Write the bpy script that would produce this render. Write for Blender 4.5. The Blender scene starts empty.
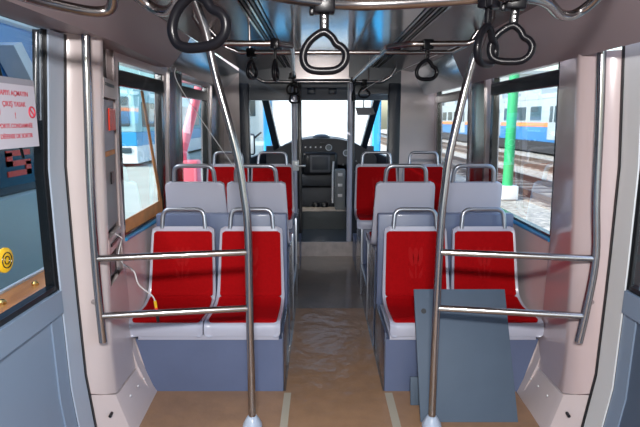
import bpy, bmesh, math, random
from mathutils import Vector, Matrix, Euler
R = math.radians
C = bpy.context.scene.collection
S = bpy.context.scene

# ------------------------------------------------------------------ camera, world, sun, lamps, exposure
cd = bpy.data.cameras.new('camera'); cam = bpy.data.objects.new('camera', cd); C.objects.link(cam)
cam.location = (0, 0, 1.6); cam.rotation_euler = (R(90 - 10.2), 0, 0)
cd.sensor_width = 36; cd.lens = 36 * 517 / 640; cd.clip_start = .05; cd.clip_end = 400
S.camera = cam

w = bpy.data.worlds.new('world'); S.world = w; w.use_nodes = True
nt = w.node_tree; bg = nt.nodes['Background']
sk = nt.nodes.new('ShaderNodeTexSky'); sk.sky_type = 'NISHITA'; sk.sun_disc = False
sk.sun_elevation = R(48); sk.sun_rotation = R(-120); sk.air_density = 1.3; sk.dust_density = 2.5
nt.links.new(sk.outputs[0], bg.inputs[0]); bg.inputs[1].default_value = 0.42

def light(name, kind, loc, energy, color=(1, 1, 1), rot=(0, 0, 0), **kw):
    d = bpy.data.lights.new(name, kind); d.energy = energy; d.color = color
    for k, v in kw.items(): setattr(d, k, v)
    o = bpy.data.objects.new(name, d); C.objects.link(o); o.location = loc; o.rotation_euler = rot
    return o
sun = light('sun', 'SUN', (0, 0, 10), 7.0, (1, .95, .87), angle=R(.6))
sun.rotation_euler = Vector((.80, .30, -.46)).to_track_quat('-Z', 'Y').to_euler()
# added area light standing in for the camera flash, behind and above the camera
light('flash_stand_in', 'AREA', (0.0, -.30, 2.12), 80, (1, .96, .93), (R(55), 0, 0), shape='RECTANGLE', size=.35, size_y=.12)

S.view_settings.view_transform = 'Standard'; S.view_settings.look = 'None'
S.view_settings.gamma = 1; S.view_settings.exposure = 0.15
S.view_settings.use_curve_mapping = False
try:
    S.cycles.use_denoising = True; S.cycles.max_bounces = 10; S.cycles.transparent_max_bounces = 16
    S.cycles.sample_clamp_indirect = 6; S.cycles.caustics_reflective = False; S.cycles.caustics_refractive = False
except Exception: pass

# ------------------------------------------------------------------ materials
M = {}
def mat(name, col, rough=.5, metal=0, coat=0, noise=0, nscale=8, bump=0, bscale=30, spec=.5, alpha=None, stretch=None):
    m = bpy.data.materials.new(name); m.use_nodes = True; t = m.node_tree; n = t.nodes; b = n['Principled BSDF']
    b.inputs['Base Color'].default_value = (*col, 1); b.inputs['Roughness'].default_value = rough
    b.inputs['Metallic'].default_value = metal; b.inputs['Coat Weight'].default_value = coat
    b.inputs['Coat Roughness'].default_value = .08; b.inputs['Specular IOR Level'].default_value = spec
    if noise or bump:
        tc = n.new('ShaderNodeTexCoord'); mp = n.new('ShaderNodeMapping'); t.links.new(tc.outputs['Object'], mp.inputs[0])
        if stretch: mp.inputs['Scale'].default_value = stretch
    if noise:
        nz = n.new('ShaderNodeTexNoise'); nz.inputs['Scale'].default_value = nscale; nz.inputs['Detail'].default_value = 5
        t.links.new(mp.outputs[0], nz.inputs[0])
        cr = n.new('ShaderNodeValToRGB'); cr.color_ramp.elements[0].position = .3; cr.color_ramp.elements[1].position = .7
        cr.color_ramp.elements[0].color = (*[c * (1 - noise) for c in col], 1)
        cr.color_ramp.elements[1].color = (*[min(1, c * (1 + noise)) for c in col], 1)
        t.links.new(nz.outputs[0], cr.inputs[0]); t.links.new(cr.outputs[0], b.inputs['Base Color'])
    if bump:
        nz = n.new('ShaderNodeTexNoise'); nz.inputs['Scale'].default_value = bscale; nz.inputs['Detail'].default_value = 4
        t.links.new(mp.outputs[0], nz.inputs[0])
        bp = n.new('ShaderNodeBump'); bp.inputs['Strength'].default_value = bump; bp.inputs['Distance'].default_value = .02
        t.links.new(nz.outputs[0], bp.inputs['Height']); t.links.new(bp.outputs[0], b.inputs['Normal'])
        if coat: t.links.new(bp.outputs[0], b.inputs['Coat Normal'])
    M[name] = m; return m
def glass(name, tint, refl=.12):
    m = bpy.data.materials.new(name); m.use_nodes = True; t = m.node_tree; n = t.nodes; n.clear()
    o = n.new('ShaderNodeOutputMaterial'); mx = n.new('ShaderNodeMixShader'); tr = n.new('ShaderNodeBsdfTransparent')
    gl = n.new('ShaderNodeBsdfGlossy'); lw = n.new('ShaderNodeLayerWeight'); lw.inputs['Blend'].default_value = refl
    tr.inputs[0].default_value = (*tint, 1); gl.inputs[0].default_value = (.9, .95, 1, 1); gl.inputs['Roughness'].default_value = .02
    mu = n.new('ShaderNodeMath'); mu.operation = 'MULTIPLY'; mu.inputs[1].default_value = .35; mu.use_clamp = True
    t.links.new(lw.outputs['Fresnel'], mu.inputs[0]); t.links.new(mu.outputs[0], mx.inputs[0]); t.links.new(tr.outputs[0], mx.inputs[1]); t.links.new(gl.outputs[0], mx.inputs[2])
    t.links.new(mx.outputs[0], o.inputs[0]); M[name] = m; return m

mat('cream', (.63, .55, .555), .32, coat=.35, noise=.03, nscale=3)
mat('cream_panel', (.60, .49, .50), .22, coat=.7)
mat('cove', (.30, .25, .27), .42, spec=.4)
mat('cove_gloss', (.75, .78, .82), .14, metal=.9)
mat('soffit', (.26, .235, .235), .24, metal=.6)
mat('ceiling_gloss', (.86, .85, .84), .12, metal=.8, bump=.05, bscale=2.5)
mat('steel', (.42, .41, .42), .2, metal=1)
mat('steel_dark', (.30, .28, .28), .22, metal=1)
mat('handle_steel', (.36, .39, .45), .3, metal=.75)
mat('black', (.010, .011, .014), .3)
mat('black_glossy', (.008, .008, .010), .22, coat=.3)
mat('strap_black', (.005, .005, .007), .3, spec=.15)
mat('navy', (.012, .02, .035), .35)
mat('dash', (.010, .013, .022), .45)
mat('shell', (.47, .49, .60), .32, coat=.25)
mat('red', (.36, .002, .004), .8, noise=.08, nscale=60, bump=.12, bscale=180, spec=.08)
mat('red_light', (.40, .008, .010), .85, spec=.08)
mat('plinth', (.115, .15, .26), .4, coat=.2, noise=.06, nscale=5)
mat('plinth_film', (.065, .085, .14), .22, coat=.9, bump=.7, bscale=9)
mat('door_blue', (.23, .31, .43), .4, coat=.2)
mat('door_grey', (.085, .12, .18), .35, coat=.3)
mat('jamb_blue', (.44, .52, .64), .3, coat=.3)
mat('jamb_white', (.75, .78, .80), .3, coat=.3)
mat('board', (.085, .12, .17), .6, coat=0, spec=.3, noise=.03)
mat('paper', (.33, .19, .105), .5, coat=.35, noise=.10, nscale=9, bump=.6, bscale=6)
mat('film_floor', (.15, .105, .075), .3, coat=.5, noise=.2, nscale=4, bump=.2, bscale=5)
mat('tape', (.42, .38, .30), .5)
mat('step_white', (.42, .38, .38), .35, noise=.15, nscale=14)
mat('cab_floor', (.022, .032, .04), .5, coat=.15)
mat('cab_grey', (.035, .042, .055), .5)
mat('cab_light', (.22, .24, .25), .5)
mat('panel_grey', (.10, .105, .12), .5)
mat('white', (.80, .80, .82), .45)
mat('paper_white', (.66, .66, .78), .7)
mat('print_red', (.62, .05, .09), .7)
mat('orange_red', (.85, .05, .02), .4)
mat('yellow', (.90, .55, .02), .4)
mat('orange_wood', (.85, .27, .05), .35, coat=.5, noise=.3, nscale=14, stretch=(1, .3, 3))  # brightened in place of sunlight on the ledge
mat('cardboard', (.60, .27, .10), .6, noise=.15, nscale=12)
mat('grey_plate', (.26, .26, .28), .4, noise=.06)
mat('grey_box', (.36, .37, .45), .45)
mat('brass', (.75, .50, .18), .25, metal=1)
mat('pad_green', (.01, .02, .018), .3)
mat('gravel', (.40, .38, .35), .95, noise=.45, nscale=9, bump=.8, bscale=16)
mat('concrete', (.33, .39, .36), .9, noise=.12, nscale=.6)
mat('rail', (.10, .07, .055), .5, noise=.2)
mat('sleeper', (.20, .15, .12), .8)
mat('ballast_dark', (.34, .29, .25), .95, noise=.35, nscale=6)
mat('tram_white', (.74, .78, .80), .35)
mat('tram_pale', (.50, .58, .56), .4, coat=.3)
mat('tram_blue', (.035, .20, .50), .3, coat=.4)
mat('tram_cyan', (.02, .30, .62), .3, coat=.4)
mat('tram_orange', (.85, .25, .07), .4)
mat('tram_grey', (.36, .42, .46), .4)
mat('tram_glass', (.03, .06, .08), .08, coat=.6)
mat('undercarriage', (.03, .03, .035), .7)
mat('pole_green', (.03, .42, .16), .4)
mat('pole_pink', (.85, .16, .22), .4)
mat('wall_pale', (.60, .62, .60), .8, noise=.08, nscale=.4)
mat('wall_teal', (.28, .48, .52), .8)
mat('weeds', (.35, .42, .10), .9, noise=.4, nscale=10)
glass('glass', (.90, .97, .97), .12)
glass('door_glass', (.52, .60, .62), .12)

# ------------------------------------------------------------------ mesh helpers
def BM(): return bmesh.new()
def link(name, bm, m, parent=None, loc=None, rot=None, smooth=35, **props):
    bmesh.ops.recalc_face_normals(bm, faces=bm.faces)
    me = bpy.data.meshes.new(name)
    if smooth:
        lim = R(smooth)
        for f in bm.faces: f.smooth = True
        for e in bm.edges:
            if len(e.link_faces) == 2 and e.calc_face_angle(0) > lim: e.smooth = False
    bm.to_mesh(me); bm.free()
    ms = m if isinstance(m, (list, tuple)) else [m]
    for x in ms: me.materials.append(M[x])
    o = bpy.data.objects.new(name, me); C.objects.link(o)
    if loc: o.location = loc
    if rot: o.rotation_euler = rot
    if parent: o.parent = parent
    for k, v in props.items(): o[k] = v
    return o
def tag(o, label, cat, group=None):
    o['label'] = label; o['category'] = cat
    if group: o['group'] = group
    return o
def empty(name, loc=(0, 0, 0), label=None, cat=None, group=None, rz=0):
    o = bpy.data.objects.new(name, None); C.objects.link(o); o.location = loc; o.rotation_euler = (0, 0, rz)
    o.empty_display_size = .1
    if label: tag(o, label, cat, group)
    return o
def struct(o): o['kind'] = 'structure'; return o
def box(bm, x0, x1, y0, y1, z0, z1, bev=0, seg=2, mi=0, mtx=None):
    vs = [bm.verts.new(p) for p in ((x0,y0,z0),(x1,y0,z0),(x1,y1,z0),(x0,y1,z0),(x0,y0,z1),(x1,y0,z1),(x1,y1,z1),(x0,y1,z1))]
    fs = [bm.faces.new([vs[i] for i in q]) for q in ((0,3,2,1),(4,5,6,7),(0,1,5,4),(1,2,6,5),(2,3,7,6),(3,0,4,7))]
    for f in fs: f.material_index = mi
    if mtx: bmesh.ops.transform(bm, matrix=mtx, verts=vs)
    if bev:
        es = {e for f in fs for e in f.edges}
        bmesh.ops.bevel(bm, geom=list(es), offset=bev, segments=seg, affect='EDGES', profile=.5)
    return bm
def prism(bm, pts, a, b, axis='z', mi=0):
    def P(p, t): return {'z': (p[0], p[1], t), 'y': (p[0], t, p[1]), 'x': (t, p[0], p[1])}[axis]
    A = [bm.verts.new(P(p, a)) for p in pts]; B = [bm.verts.new(P(p, b)) for p in pts]; n = len(pts)
    fs = [bm.faces.new(A[::-1]), bm.faces.new(B)]
    for i in range(n): fs.append(bm.faces.new([A[i], A[(i+1)%n], B[(i+1)%n], B[i]]))
    for f in fs: f.material_index = mi
    return bm
def fillet(pts, r, n=7):
    P = [Vector(p) for p in pts]; out = [P[0]]
    for i in range(1, len(P)-1):
        a, b, c = P[i-1], P[i], P[i+1]; u = (a-b); v = (c-b); lu, lv = u.length, v.length; u.normalize(); v.normalize()
        ang = u.angle(v)
        if ang > R(178): out.append(b); continue
        d = min(r / math.tan(ang/2), lu*.48, lv*.48); p0 = b+u*d; p1 = b+v*d
        for k in range(n+1):
            t = k/n; out.append(p0*(1-t)**2 + b*2*t*(1-t) + p1*t*t)
    out.append(P[-1]); return out
def catmull(pts, n=8, closed=False):
    P = [Vector(p) for p in pts]; L = len(P); out = []
    for i in range(L if closed else L-1):
        g = (lambda k: P[k % L]) if closed else (lambda k: P[min(max(k, 0), L-1)])
        a, b, c, d = g(i-1), g(i), g(i+1), g(i+2)
        for k in range(n):
            t = k/n; out.append(.5*((2*b)+(c-a)*t+(2*a-5*b+4*c-d)*t*t+(3*b-a-3*c+d)*t**3))
    if not closed: out.append(P[-1])
    return out
def tube(bm, pts, r, seg=14, closed=False, radii=None, mi=0):
    P = [Vector(p) for p in pts]; n = len(P); rings = []; nrm = None
    for i in range(n):
        if closed: t = (P[(i+1) % n]-P[i-1])
        else: t = P[min(i+1, n-1)]-P[max(i-1, 0)]
        t.normalize()
        if nrm is None:
            nrm = t.orthogonal()
            if closed: nrm = Vector((0, 1, 0)) if abs(t.y) < .9 else nrm
        nrm = (nrm - t*nrm.dot(t)).normalized(); bi = t.cross(nrm); rr = radii[i] if radii else r
        rings.append([bm.verts.new(P[i]+(nrm*math.cos(2*math.pi*k/seg)+bi*math.sin(2*math.pi*k/seg))*rr) for k in range(seg)])
    for i in range(n if closed else n-1):
        A, B = rings[i], rings[(i+1) % n]
        for k in range(seg):
            f = bm.faces.new([A[k], A[(k+1) % seg], B[(k+1) % seg], B[k]]); f.material_index = mi
    if not closed: bm.faces.new(rings[0][::-1]).material_index = mi; bm.faces.new(rings[-1]).material_index = mi
    return bm
def cyl(bm, p, q, r, seg=20, r2=None, mi=0): return tube(bm, [p, q], r, seg, radii=[r, r if r2 is None else r2], mi=mi)
def lathe(bm, c, prof, seg=24, mi=0):
    rings = [[bm.verts.new((c[0]+r*math.cos(2*math.pi*k/seg), c[1]+r*math.sin(2*math.pi*k/seg), c[2]+z)) for k in range(seg)] for r, z in prof]
    for A, B in zip(rings, rings[1:]):
        for k in range(seg): bm.faces.new([A[k], A[(k+1)%seg], B[(k+1)%seg], B[k]]).material_index = mi
    bm.faces.new(rings[0][::-1]); bm.faces.new(rings[-1])
def interp(tab, z):
    if z <= tab[0][0]: return tab[0][1]
    for (a, u), (b, v) in zip(tab, tab[1:]):
        if z <= b: return u+(v-u)*(z-a)/(b-a)
    return tab[-1][1]

# ------------------------------------------------------------------ room shell
WL = [(0, -.98), (.2, -1.06), (.45, -1.125), (.9, -1.14), (1.4, -1.14), (1.98, -1.11), (2.4, -1.06)]
WR = [(0, 1.18), (.2, 1.26), (.45, 1.325), (.9, 1.34), (1.4, 1.34), (1.98, 1.31), (2.4, 1.26)]
DL = [(0, -1.09), (.4, -1.13), (.9, -1.14), (1.4, -1.14), (2.0, -1.09), (2.4, -1.05)]
DR = [(0, 1.27), (.4, 1.33), (.9, 1.34), (1.4, 1.34), (2.0, 1.30), (2.4, 1.26)]
def side_wall(name, tab, sgn, ys, zs, holes, m, th=.07):
    bm = BM(); nv = {}
    def V(i, j, k):
        if (i, j, k) not in nv: nv[i, j, k] = bm.verts.new((interp(tab, zs[j]) + sgn*th*k, ys[i], zs[j]))
        return nv[i, j, k]
    def present(i, j):
        if not (0 <= i < len(ys)-1 and 0 <= j < len(zs)-1): return False
        yc, zc = (ys[i]+ys[i+1])/2, (zs[j]+zs[j+1])/2
        return not any(a < yc < b and c < zc < d for a, b, c, d in holes)
    for i in range(len(ys)-1):
        for j in range(len(zs)-1):
            if not present(i, j): continue
            for k in (0, 1): bm.faces.new([V(i,j,k), V(i+1,j,k), V(i+1,j+1,k), V(i,j+1,k)])
            for (di, dj, a, b) in ((-1,0,(i,j),(i,j+1)), (1,0,(i+1,j),(i+1,j+1)), (0,-1,(i,j),(i+1,j)), (0,1,(i,j+1),(i+1,j+1))):
                if not present(i+di, j+dj): bm.faces.new([V(*a,0), V(*b,0), V(*b,1), V(*a,1)])
    return struct(link(name, bm, m, smooth=30))
zs = [0, .1, .2, .32, .45, .65, .92, 1.1, 1.3, 1.5, 1.7, 1.92, 1.98, 2.2]
side_wall('wall_left', WL, -1, [2.80, 2.95, 3.81, 4.28, 5.30, 6.15], zs, [(2.95, 3.81, .92, 1.92), (4.28, 5.30, .92, 1.92)], 'cream')
side_wall('wall_right', WR, 1, [2.80, 2.93, 4.10, 4.70, 6.00, 6.15], zs, [(2.93, 4.10, .92, 1.92), (4.70, 6.00, .92, 1.92)], 'cream')

# floor slab and coverings
bm = BM(); box(bm, -1.14, 1.34, -2, 6.0, -.12, 0); struct(link('floor', bm, 'film_floor'))
bm = BM()
n = 40
for i in range(n): pass
box(bm, -1.0, 1.17, -1.6, 2.86, .001, .004); box(bm, -.205, .375, 2.86, 4.25, .001, .004)
pc = link('paper_floor_cover', bm, 'paper'); tag(pc, 'brown kraft paper under plastic film covering the near floor and aisle', 'floor covering')
for nm, a, b, lb in (('left', -.213, -.172, 'pale tape strip running back from the left front bench corner'), ('right', .385, .43, 'pale tape strip running back from the right front bench corner')):
    bm = BM(); box(bm, a, b, 1.5, 2.84, .0045, .0055); tag(link('tape_strip', bm, 'tape'), lb, 'tape')
# raised cab floor with a pale riser
bm = BM(); box(bm, -.83, .80, 6.8, 8.4, .165, .40); box(bm, -.83, .80, 6.02, 8.4, -.1, .165); box(bm, -.83, .80, 6.0, 6.02, -.1, .175, 0, mi=1); struct(link('trim_1', bm, ['cab_floor', 'step_white']))
bm = BM(); box(bm, -.28, .36, 6.82, 7.15, .401, .406); tag(link('floor_mat', bm, 'ballast_dark'), 'brown paper strip lying on the dark cab floor', 'floor covering')

CZ = 2.20
# ceiling: glossy middle, slotted bands, dark soffits, sloping coves
bm = BM(); box(bm, -.31, .57, -2, 6.9, CZ, CZ+.04); struct(link('ceiling', bm, 'ceiling_gloss'))
for i, (xa, xb) in enumerate(((-.43, -.31), (.57, .70))):
    bm = BM(); box(bm, xa, xb, -2, 6.12, CZ+.015, CZ+.04)
    k = 5
    for j in range(k):
        x = xa+(xb-xa)*(j+.5)/k; box(bm, x-.007, x+.007, -2, 6.12, CZ-.008, CZ+.015, mi=1 if j % 2 == 0 else 0)
    struct(link('trim_%d' % (2+i), bm, ['black', 'steel']))
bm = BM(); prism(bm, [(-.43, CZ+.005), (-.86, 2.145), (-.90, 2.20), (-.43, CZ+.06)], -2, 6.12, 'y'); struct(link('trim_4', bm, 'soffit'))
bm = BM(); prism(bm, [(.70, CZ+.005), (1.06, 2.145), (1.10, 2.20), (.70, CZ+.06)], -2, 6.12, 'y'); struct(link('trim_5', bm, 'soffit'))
def cove(name, stations, m, sg):
    bm = BM(); rows = []
    for y, x0, z0, x1, z1 in stations:
        pts = [(x0+(x1-x0)*k/6, z0+(z1-z0)*k/6 - .018*math.sin(math.pi*k/6)) for k in range(7)]
        pts += [(x1 + sg*.03, z1+.02), (x0+sg*.035, z0+.03)]
        if abs(x0) < 1.16: pts += [(x0+sg*.20, z0+.03), (x0+sg*.20, z0+.012)]
        rows.append([bm.verts.new((x, y, z)) for x, z in pts])
    n = len(rows[0])
    for a, b in zip(rows, rows[1:]):
        for k in range(n): bm.faces.new([a[k], a[(k+1)%n], b[(k+1)%n], b[k]])
    bm.faces.new(rows[0]); bm.faces.new(rows[-1])
    return struct(link(name, bm, m, smooth=25))
cove('trim_6', [(-2, -.95, 1.96, -.86, 2.15), (2.5, -.955, 1.96, -.86, 2.15), (3.62, -1.02, 1.955, -.87, 2.15)], 'cove', -1)
cove('trim_7', [(3.63, -1.02, 1.955, -.87, 2.15), (6.10, -1.12, 1.945, -.92, 2.15)], 'cove_gloss', -1)
cove('trim_8', [(-2, 1.17, 1.885, 1.05, 2.15), (4.30, 1.19, 1.885, 1.05, 2.15)], 'cove', 1)
cove('trim_9', [(4.31, 1.19, 1.885, 1.05, 2.15), (6.10, 1.21, 1.885, 1.07, 2.15)], 'cove_gloss', 1)

# door pillars (lofted, bulging), with an open equipment bay on the left one
def pillar(name, sgn, jamb, ridge, rear, m, hole=None, yj=2.31, yr=2.43, ye=2.88, ztop=1.97):
    bm = BM(); zz = [.262, .45, .78, 1.0, 1.25, 1.5, 1.80, ztop]; us = [0, .12, .88, 1]
    rows = []
    for z in zz:
        lo = z < .3; J = Vector((interp(jamb, z), yj, .298 if lo else z)); Rg = Vector((interp(ridge, z), yr, .233 if lo else z)); E = Vector((interp(rear, z), ye, .18 if lo else z))
        row = [J, J.lerp(Rg, .5)+Vector((-sgn*.010, -.010, 0)), Rg+(J-Rg)*.06, Rg+(E-Rg)*.03] + [Rg.lerp(E, u) for u in us[1:]]
        row += [Vector((interp(rear, z)+sgn*.07, ye, z)), Vector((interp(jamb, z)+sgn*.08, yj, z))]
        rows.append([bm.verts.new(p) for p in row])
    nn = len(rows[0])
    for a in range(len(rows)-1):
        for k in range(nn):
            if hole and k == 4 and hole[0] <= a < hole[1]: continue
            bm.faces.new([rows[a][k], rows[a][(k+1) % nn], rows[a+1][(k+1) % nn], rows[a+1][k]])
    bm.faces.new(rows[0]); bm.faces.new(rows[-1])
    return struct(link(name, bm, m, smooth=40))
RL = [(0, -.965), (.235, -1.035), (.5, -1.048), (1, -1.03), (1.6, -1.01), (1.97, -.985)]
EL = [(0, -.985), (.2, -1.065), (.45, -1.115), (1, -1.125), (1.97, -1.10)]
RR = [(0, 1.17), (.235, 1.235), (.5, 1.243), (1, 1.22), (1.6, 1.185), (1.97, 1.17)]
ER = [(0, 1.19), (.2, 1.265), (.45, 1.305), (1, 1.315), (1.97, 1.29)]
pillar('trim_10', -1, DL, RL, EL, 'cream', hole=(2, 7))
pillar('trim_11', 1, DR, RR, ER, 'cream_panel', ztop=1.90)
def skirt(name, sgn, jamb, ridge, rear):
    bm = BM(); rows = []
    for z, o in ((0, .012), (.254, .004)):
        J = Vector((interp(jamb, z)-sgn*.0, 2.31, .29 if z else 0)); Rg = Vector((interp(ridge, z)-sgn*o, 2.43, .225 if z else 0)); E = Vector((interp(rear, z)-sgn*o, 2.86, min(z, .172)))
        rows.append([bm.verts.new(p) for p in (J, Rg+(J-Rg)*.08, Rg+(E-Rg)*.05, E, Vector((E.x+sgn*.08, 2.86, E.z)), Vector((J.x+sgn*.08, 2.31, J.z)))])
    for k in range(6): bm.faces.new([rows[0][k], rows[0][(k+1)%6], rows[1][(k+1)%6], rows[1][k]])
    bm.faces.new(rows[0]); bm.faces.new(rows[1])
    o = struct(link(name, bm, 'cream', smooth=25))
    s = BM()
    for t in (.25, .55, .8):
        y = 2.43+t*.43; z = .17-.05*t; x = (interp(ridge, z)*(1-t)+interp(rear, z)*t)-sgn*.010
        cyl(s, (x, y, z), (x-sgn*.006, y, z), .006, 10)
    link('screw', s, 'white', o)
    s = BM(); x = (interp(jamb, .13)*.45+interp(ridge, .13)*.55); cyl(s, (x, 2.385, .15), (x-sgn*.003, 2.355, .15), .008, 14)
    link('screw_hole', s, 'black', o)
    return o
skirt('trim_12', -1, DL, RL, EL); skirt('trim_13', 1, DR, RR, ER)
# skirt backs up to the bench
for i, (sgn, tab) in enumerate(((-1, WL), (1, WR))):
    bm = BM(); w0 = interp(tab, 0); w1 = interp(tab, .34)
    prism(bm, [(w0, .0), (w1, .34), (w1+sgn*.05, .34), (w0+sgn*.05, 0)], 2.865, 3.40, 'y'); struct(link('trim_%d' % (14+i), bm, 'cream'))

# pillars between the windows in brushed metal, black rubber beside them
def inner_pillar(name, tab, sgn, y0, y1, m, z0=.92, z1=1.96):
    bm = BM(); cols = 8; rows = []
    for z in (z0, 1.15, 1.4, 1.7, z1):
        r = []
        for k in range(cols+1):
            t = k/cols; x = interp(tab, z)-sgn*(.012+.035*math.sin(math.pi*t)); r.append(bm.verts.new((x, y0+(y1-y0)*t, z)))
        r.append(bm.verts.new((interp(tab, z)+sgn*.01, y1, z))); r.append(bm.verts.new((interp(tab, z)+sgn*.01, y0, z)))
        rows.append(r)
    nn = cols+3
    for a, b in zip(rows, rows[1:]):
        for k in range(nn): bm.faces.new([a[k], a[(k+1)%nn], b[(k+1)%nn], b[k]])
    bm.faces.new(rows[0]); bm.faces.new(rows[-1])
    return struct(link(name, bm, m))
inner_pillar('trim_16', WL, -1, 3.90, 4.24, 'steel_dark'); inner_pillar('trim_17', WR, 1, 4.22, 4.62, 'steel_dark')
inner_pillar('trim_18', WL, -1, 5.42, 6.12, 'steel_dark')

def window(name, tab, sgn, y0, y1, z0=.92, z1=1.92, sill='cream'):
    root = struct(empty(name, (0, 0, 0)))
    def X(z, o): return interp(tab, z)+sgn*o
    bm = BM(); fr = .035; hd = .09     # black rubber frame with a deep header, black at the far jamb
    for (ya, yb, za, zb) in ((y0, y0+fr, z0, z1), (y1-fr*1.6, y1, z0, z1), (y0, y1, z0, z0+.02)):
        v = [(X(za, .008), ya, za), (X(za, .008), yb, za), (X(zb, .008), yb, zb), (X(zb, .008), ya, zb)]
        u = [(x+sgn*.045, y, z) for x, y, z in v]
        A = [bm.verts.new(p) for p in v]; B = [bm.verts.new(p) for p in u]
        bm.faces.new(A); bm.faces.new(B)
        for i in range(4): bm.faces.new([A[i], A[(i+1)%4], B[(i+1)%4], B[i]])
    link('window_frame', bm, 'black_glossy', root, smooth=0)
    bm = BM(); zb = z1-.04
    box(bm, X(zb, .0) - .02, X(zb, .0) + .02, y0, y1, zb-hd, zb, .006, 1, mtx=Matrix.Translation((sgn*.022, 0, 0)))
    link('window_header', bm, 'black_glossy', root)
    bm = BM()
    A = [bm.verts.new(p) for p in ((X(z0, .028), y0, z0), (X(z0, .028), y1, z0), (X(1.4, .028), y1, 1.4), (X(1.4, .028), y0, 1.4))]
    B = [bm.verts.new(p) for p in ((X(z1, .028), y1, z1), (X(z1, .028), y0, z1))]
    bm.faces.new(A); bm.faces.new([A[3], A[2], B[0], B[1]])
    link('pane', bm, 'glass', root)
    bm = BM(); box(bm, min(X(z0, -.012), X(z0, .03)), max(X(z0, -.012), X(z0, .03)), y0, y1, z0-.018, z0+.004, .005, 1)
    link('window_sill', bm, 'tram_cyan', root)
    return root
window('window_1', WL, -1, 2.95, 3.81); window('window_2', WL, -1, 4.28, 5.30)
window('window_3', WR, 1, 2.93, 4.10); window('window_4', WR, 1, 4.70, 6.00)

# side doors beside the camera
def door(name, tab, sgn, mp, ml, jm, zg, ys=(-.55, 2.18)):
    root = struct(empty(name))
    X = lambda z, o=0: interp(tab, z)+sgn*o
    def strip(bm, ya, yb, zz, o0, o1):
        rows = []
        for z in zz: rows.append([bm.verts.new(p) for p in ((X(z, o0), ya, z), (X(z, o0), yb, z), (X(z, o1), yb, z), (X(z, o1), ya, z))])
        for a, b in zip(rows, rows[1:]):
            for k in range(4): bm.faces.new([a[k], a[(k+1)%4], b[(k+1)%4], b[k]])
        bm.faces.new(rows[0]); bm.faces.new(rows[-1])
    zz = [.02, .2, .4, .6, .8, 1.0, 1.2, 1.4, 1.6, 1.8, 1.96]
    lo = [z for z in zz if z < zg-.05]+[zg]
    bm = BM(); strip(bm, ys[0], ys[1]-.02, lo, .010, .05); link('door_panel', bm, mp, root)
    bm = BM()
    strip(bm, ys[1]-.10, ys[1]-.008, lo, .003, .055); strip(bm, 1.0, 1.10, lo, .003, .055); link('stile', bm, ml, root)
    bm = BM(); strip(bm, ys[0], ys[1]-.02, [zg-.10, zg], -.012, .055); strip(bm, ys[0], ys[1]-.02, [.02, .12], .003, .05); link('rail', bm, ml, root)
    bm = BM()
    hi = [zg]+[z for z in zz if z > zg+.03]
    for a, b in zip(hi, hi[1:]):
        bm.faces.new([bm.verts.new(p) for p in ((X(a, .014), ys[0], a), (X(a, .014), ys[1]-.02, a), (X(b, .014), ys[1]-.02, b), (X(b, .014), ys[0], b))])
    link('pane', bm, 'door_glass' if sgn < 0 else 'glass', root)
    bm = BM(); strip(bm, ys[1]-.028, ys[1]-.012, zz[3:], .010, .018); strip(bm, ys[0], ys[1]-.02, [zg-.0, zg+.022], .008, .05); link('seal', bm, 'black', root)
    bm = BM(); strip(bm, ys[1]-.01, ys[1]+.115, zz, -.005, .02); link('door_jamb', bm, jm, root)
    bm = BM(); strip(bm, ys[1]+.116, ys[1]+.130, zz, -.010, .05); strip(bm, ys[1]-.012, ys[1]-.009, zz, .002, .06); link('gasket', bm, 'black', root)
    return root
door('door_1', DL, -1, 'door_blue', 'door_blue', 'jamb_blue', .87)
door('door_2', DR, 1, 'door_grey', 'door_blue', 'jamb_white', .87)
# walls behind the camera, either side
for i, (tab, sgn, nm) in enumerate(((DL, -1, 'wall_left_rear'), (DR, 1, 'wall_right_rear'))):
    bm = BM(); prism(bm, [(tab[0][1], 0), (tab[2][1], .9), (tab[4][1], 2.0), (tab[4][1]+sgn*.06, 2.0), (tab[2][1]+sgn*.06, .9), (tab[0][1]+sgn*.06, 0)], -2, -.56, 'y')
    struct(link('trim_%d' % (20+i), bm, 'cream'))

# cab bulkhead: side panels, black posts, header
bm = BM(); box(bm, -1.16, -.93, 6.12, 6.17, 0, 2.3, 0); struct(link('wall_front_left', bm, 'cream'))
bm = BM(); box(bm, .93, 1.36, 6.12, 6.17, 0, 2.3, 0); struct(link('wall_front_right', bm, 'cream'))
bm = BM(); box(bm, -.93, -.82, 6.08, 6.18, 0, 2.02, .01); box(bm, .79, .93, 6.08, 6.18, 0, 2.02, .01)
box(bm, -.83, -.34, 6.12, 6.17, 0, 1.0); box(bm, .40, .80, 6.12, 6.17, 0, 1.0)
box(bm, -.93, -.31, 6.11, 6.18, 1.83, 2.3); box(bm, .33, .93, 6.11, 6.18, 1.90, 2.3); struct(link('trim_22', bm, 'navy'))
bm = BM(); box(bm, -.31, .33, 6.12, 6.16, 2.07, 2.3); struct(link('trim_23', bm, 'soffit'))

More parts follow.
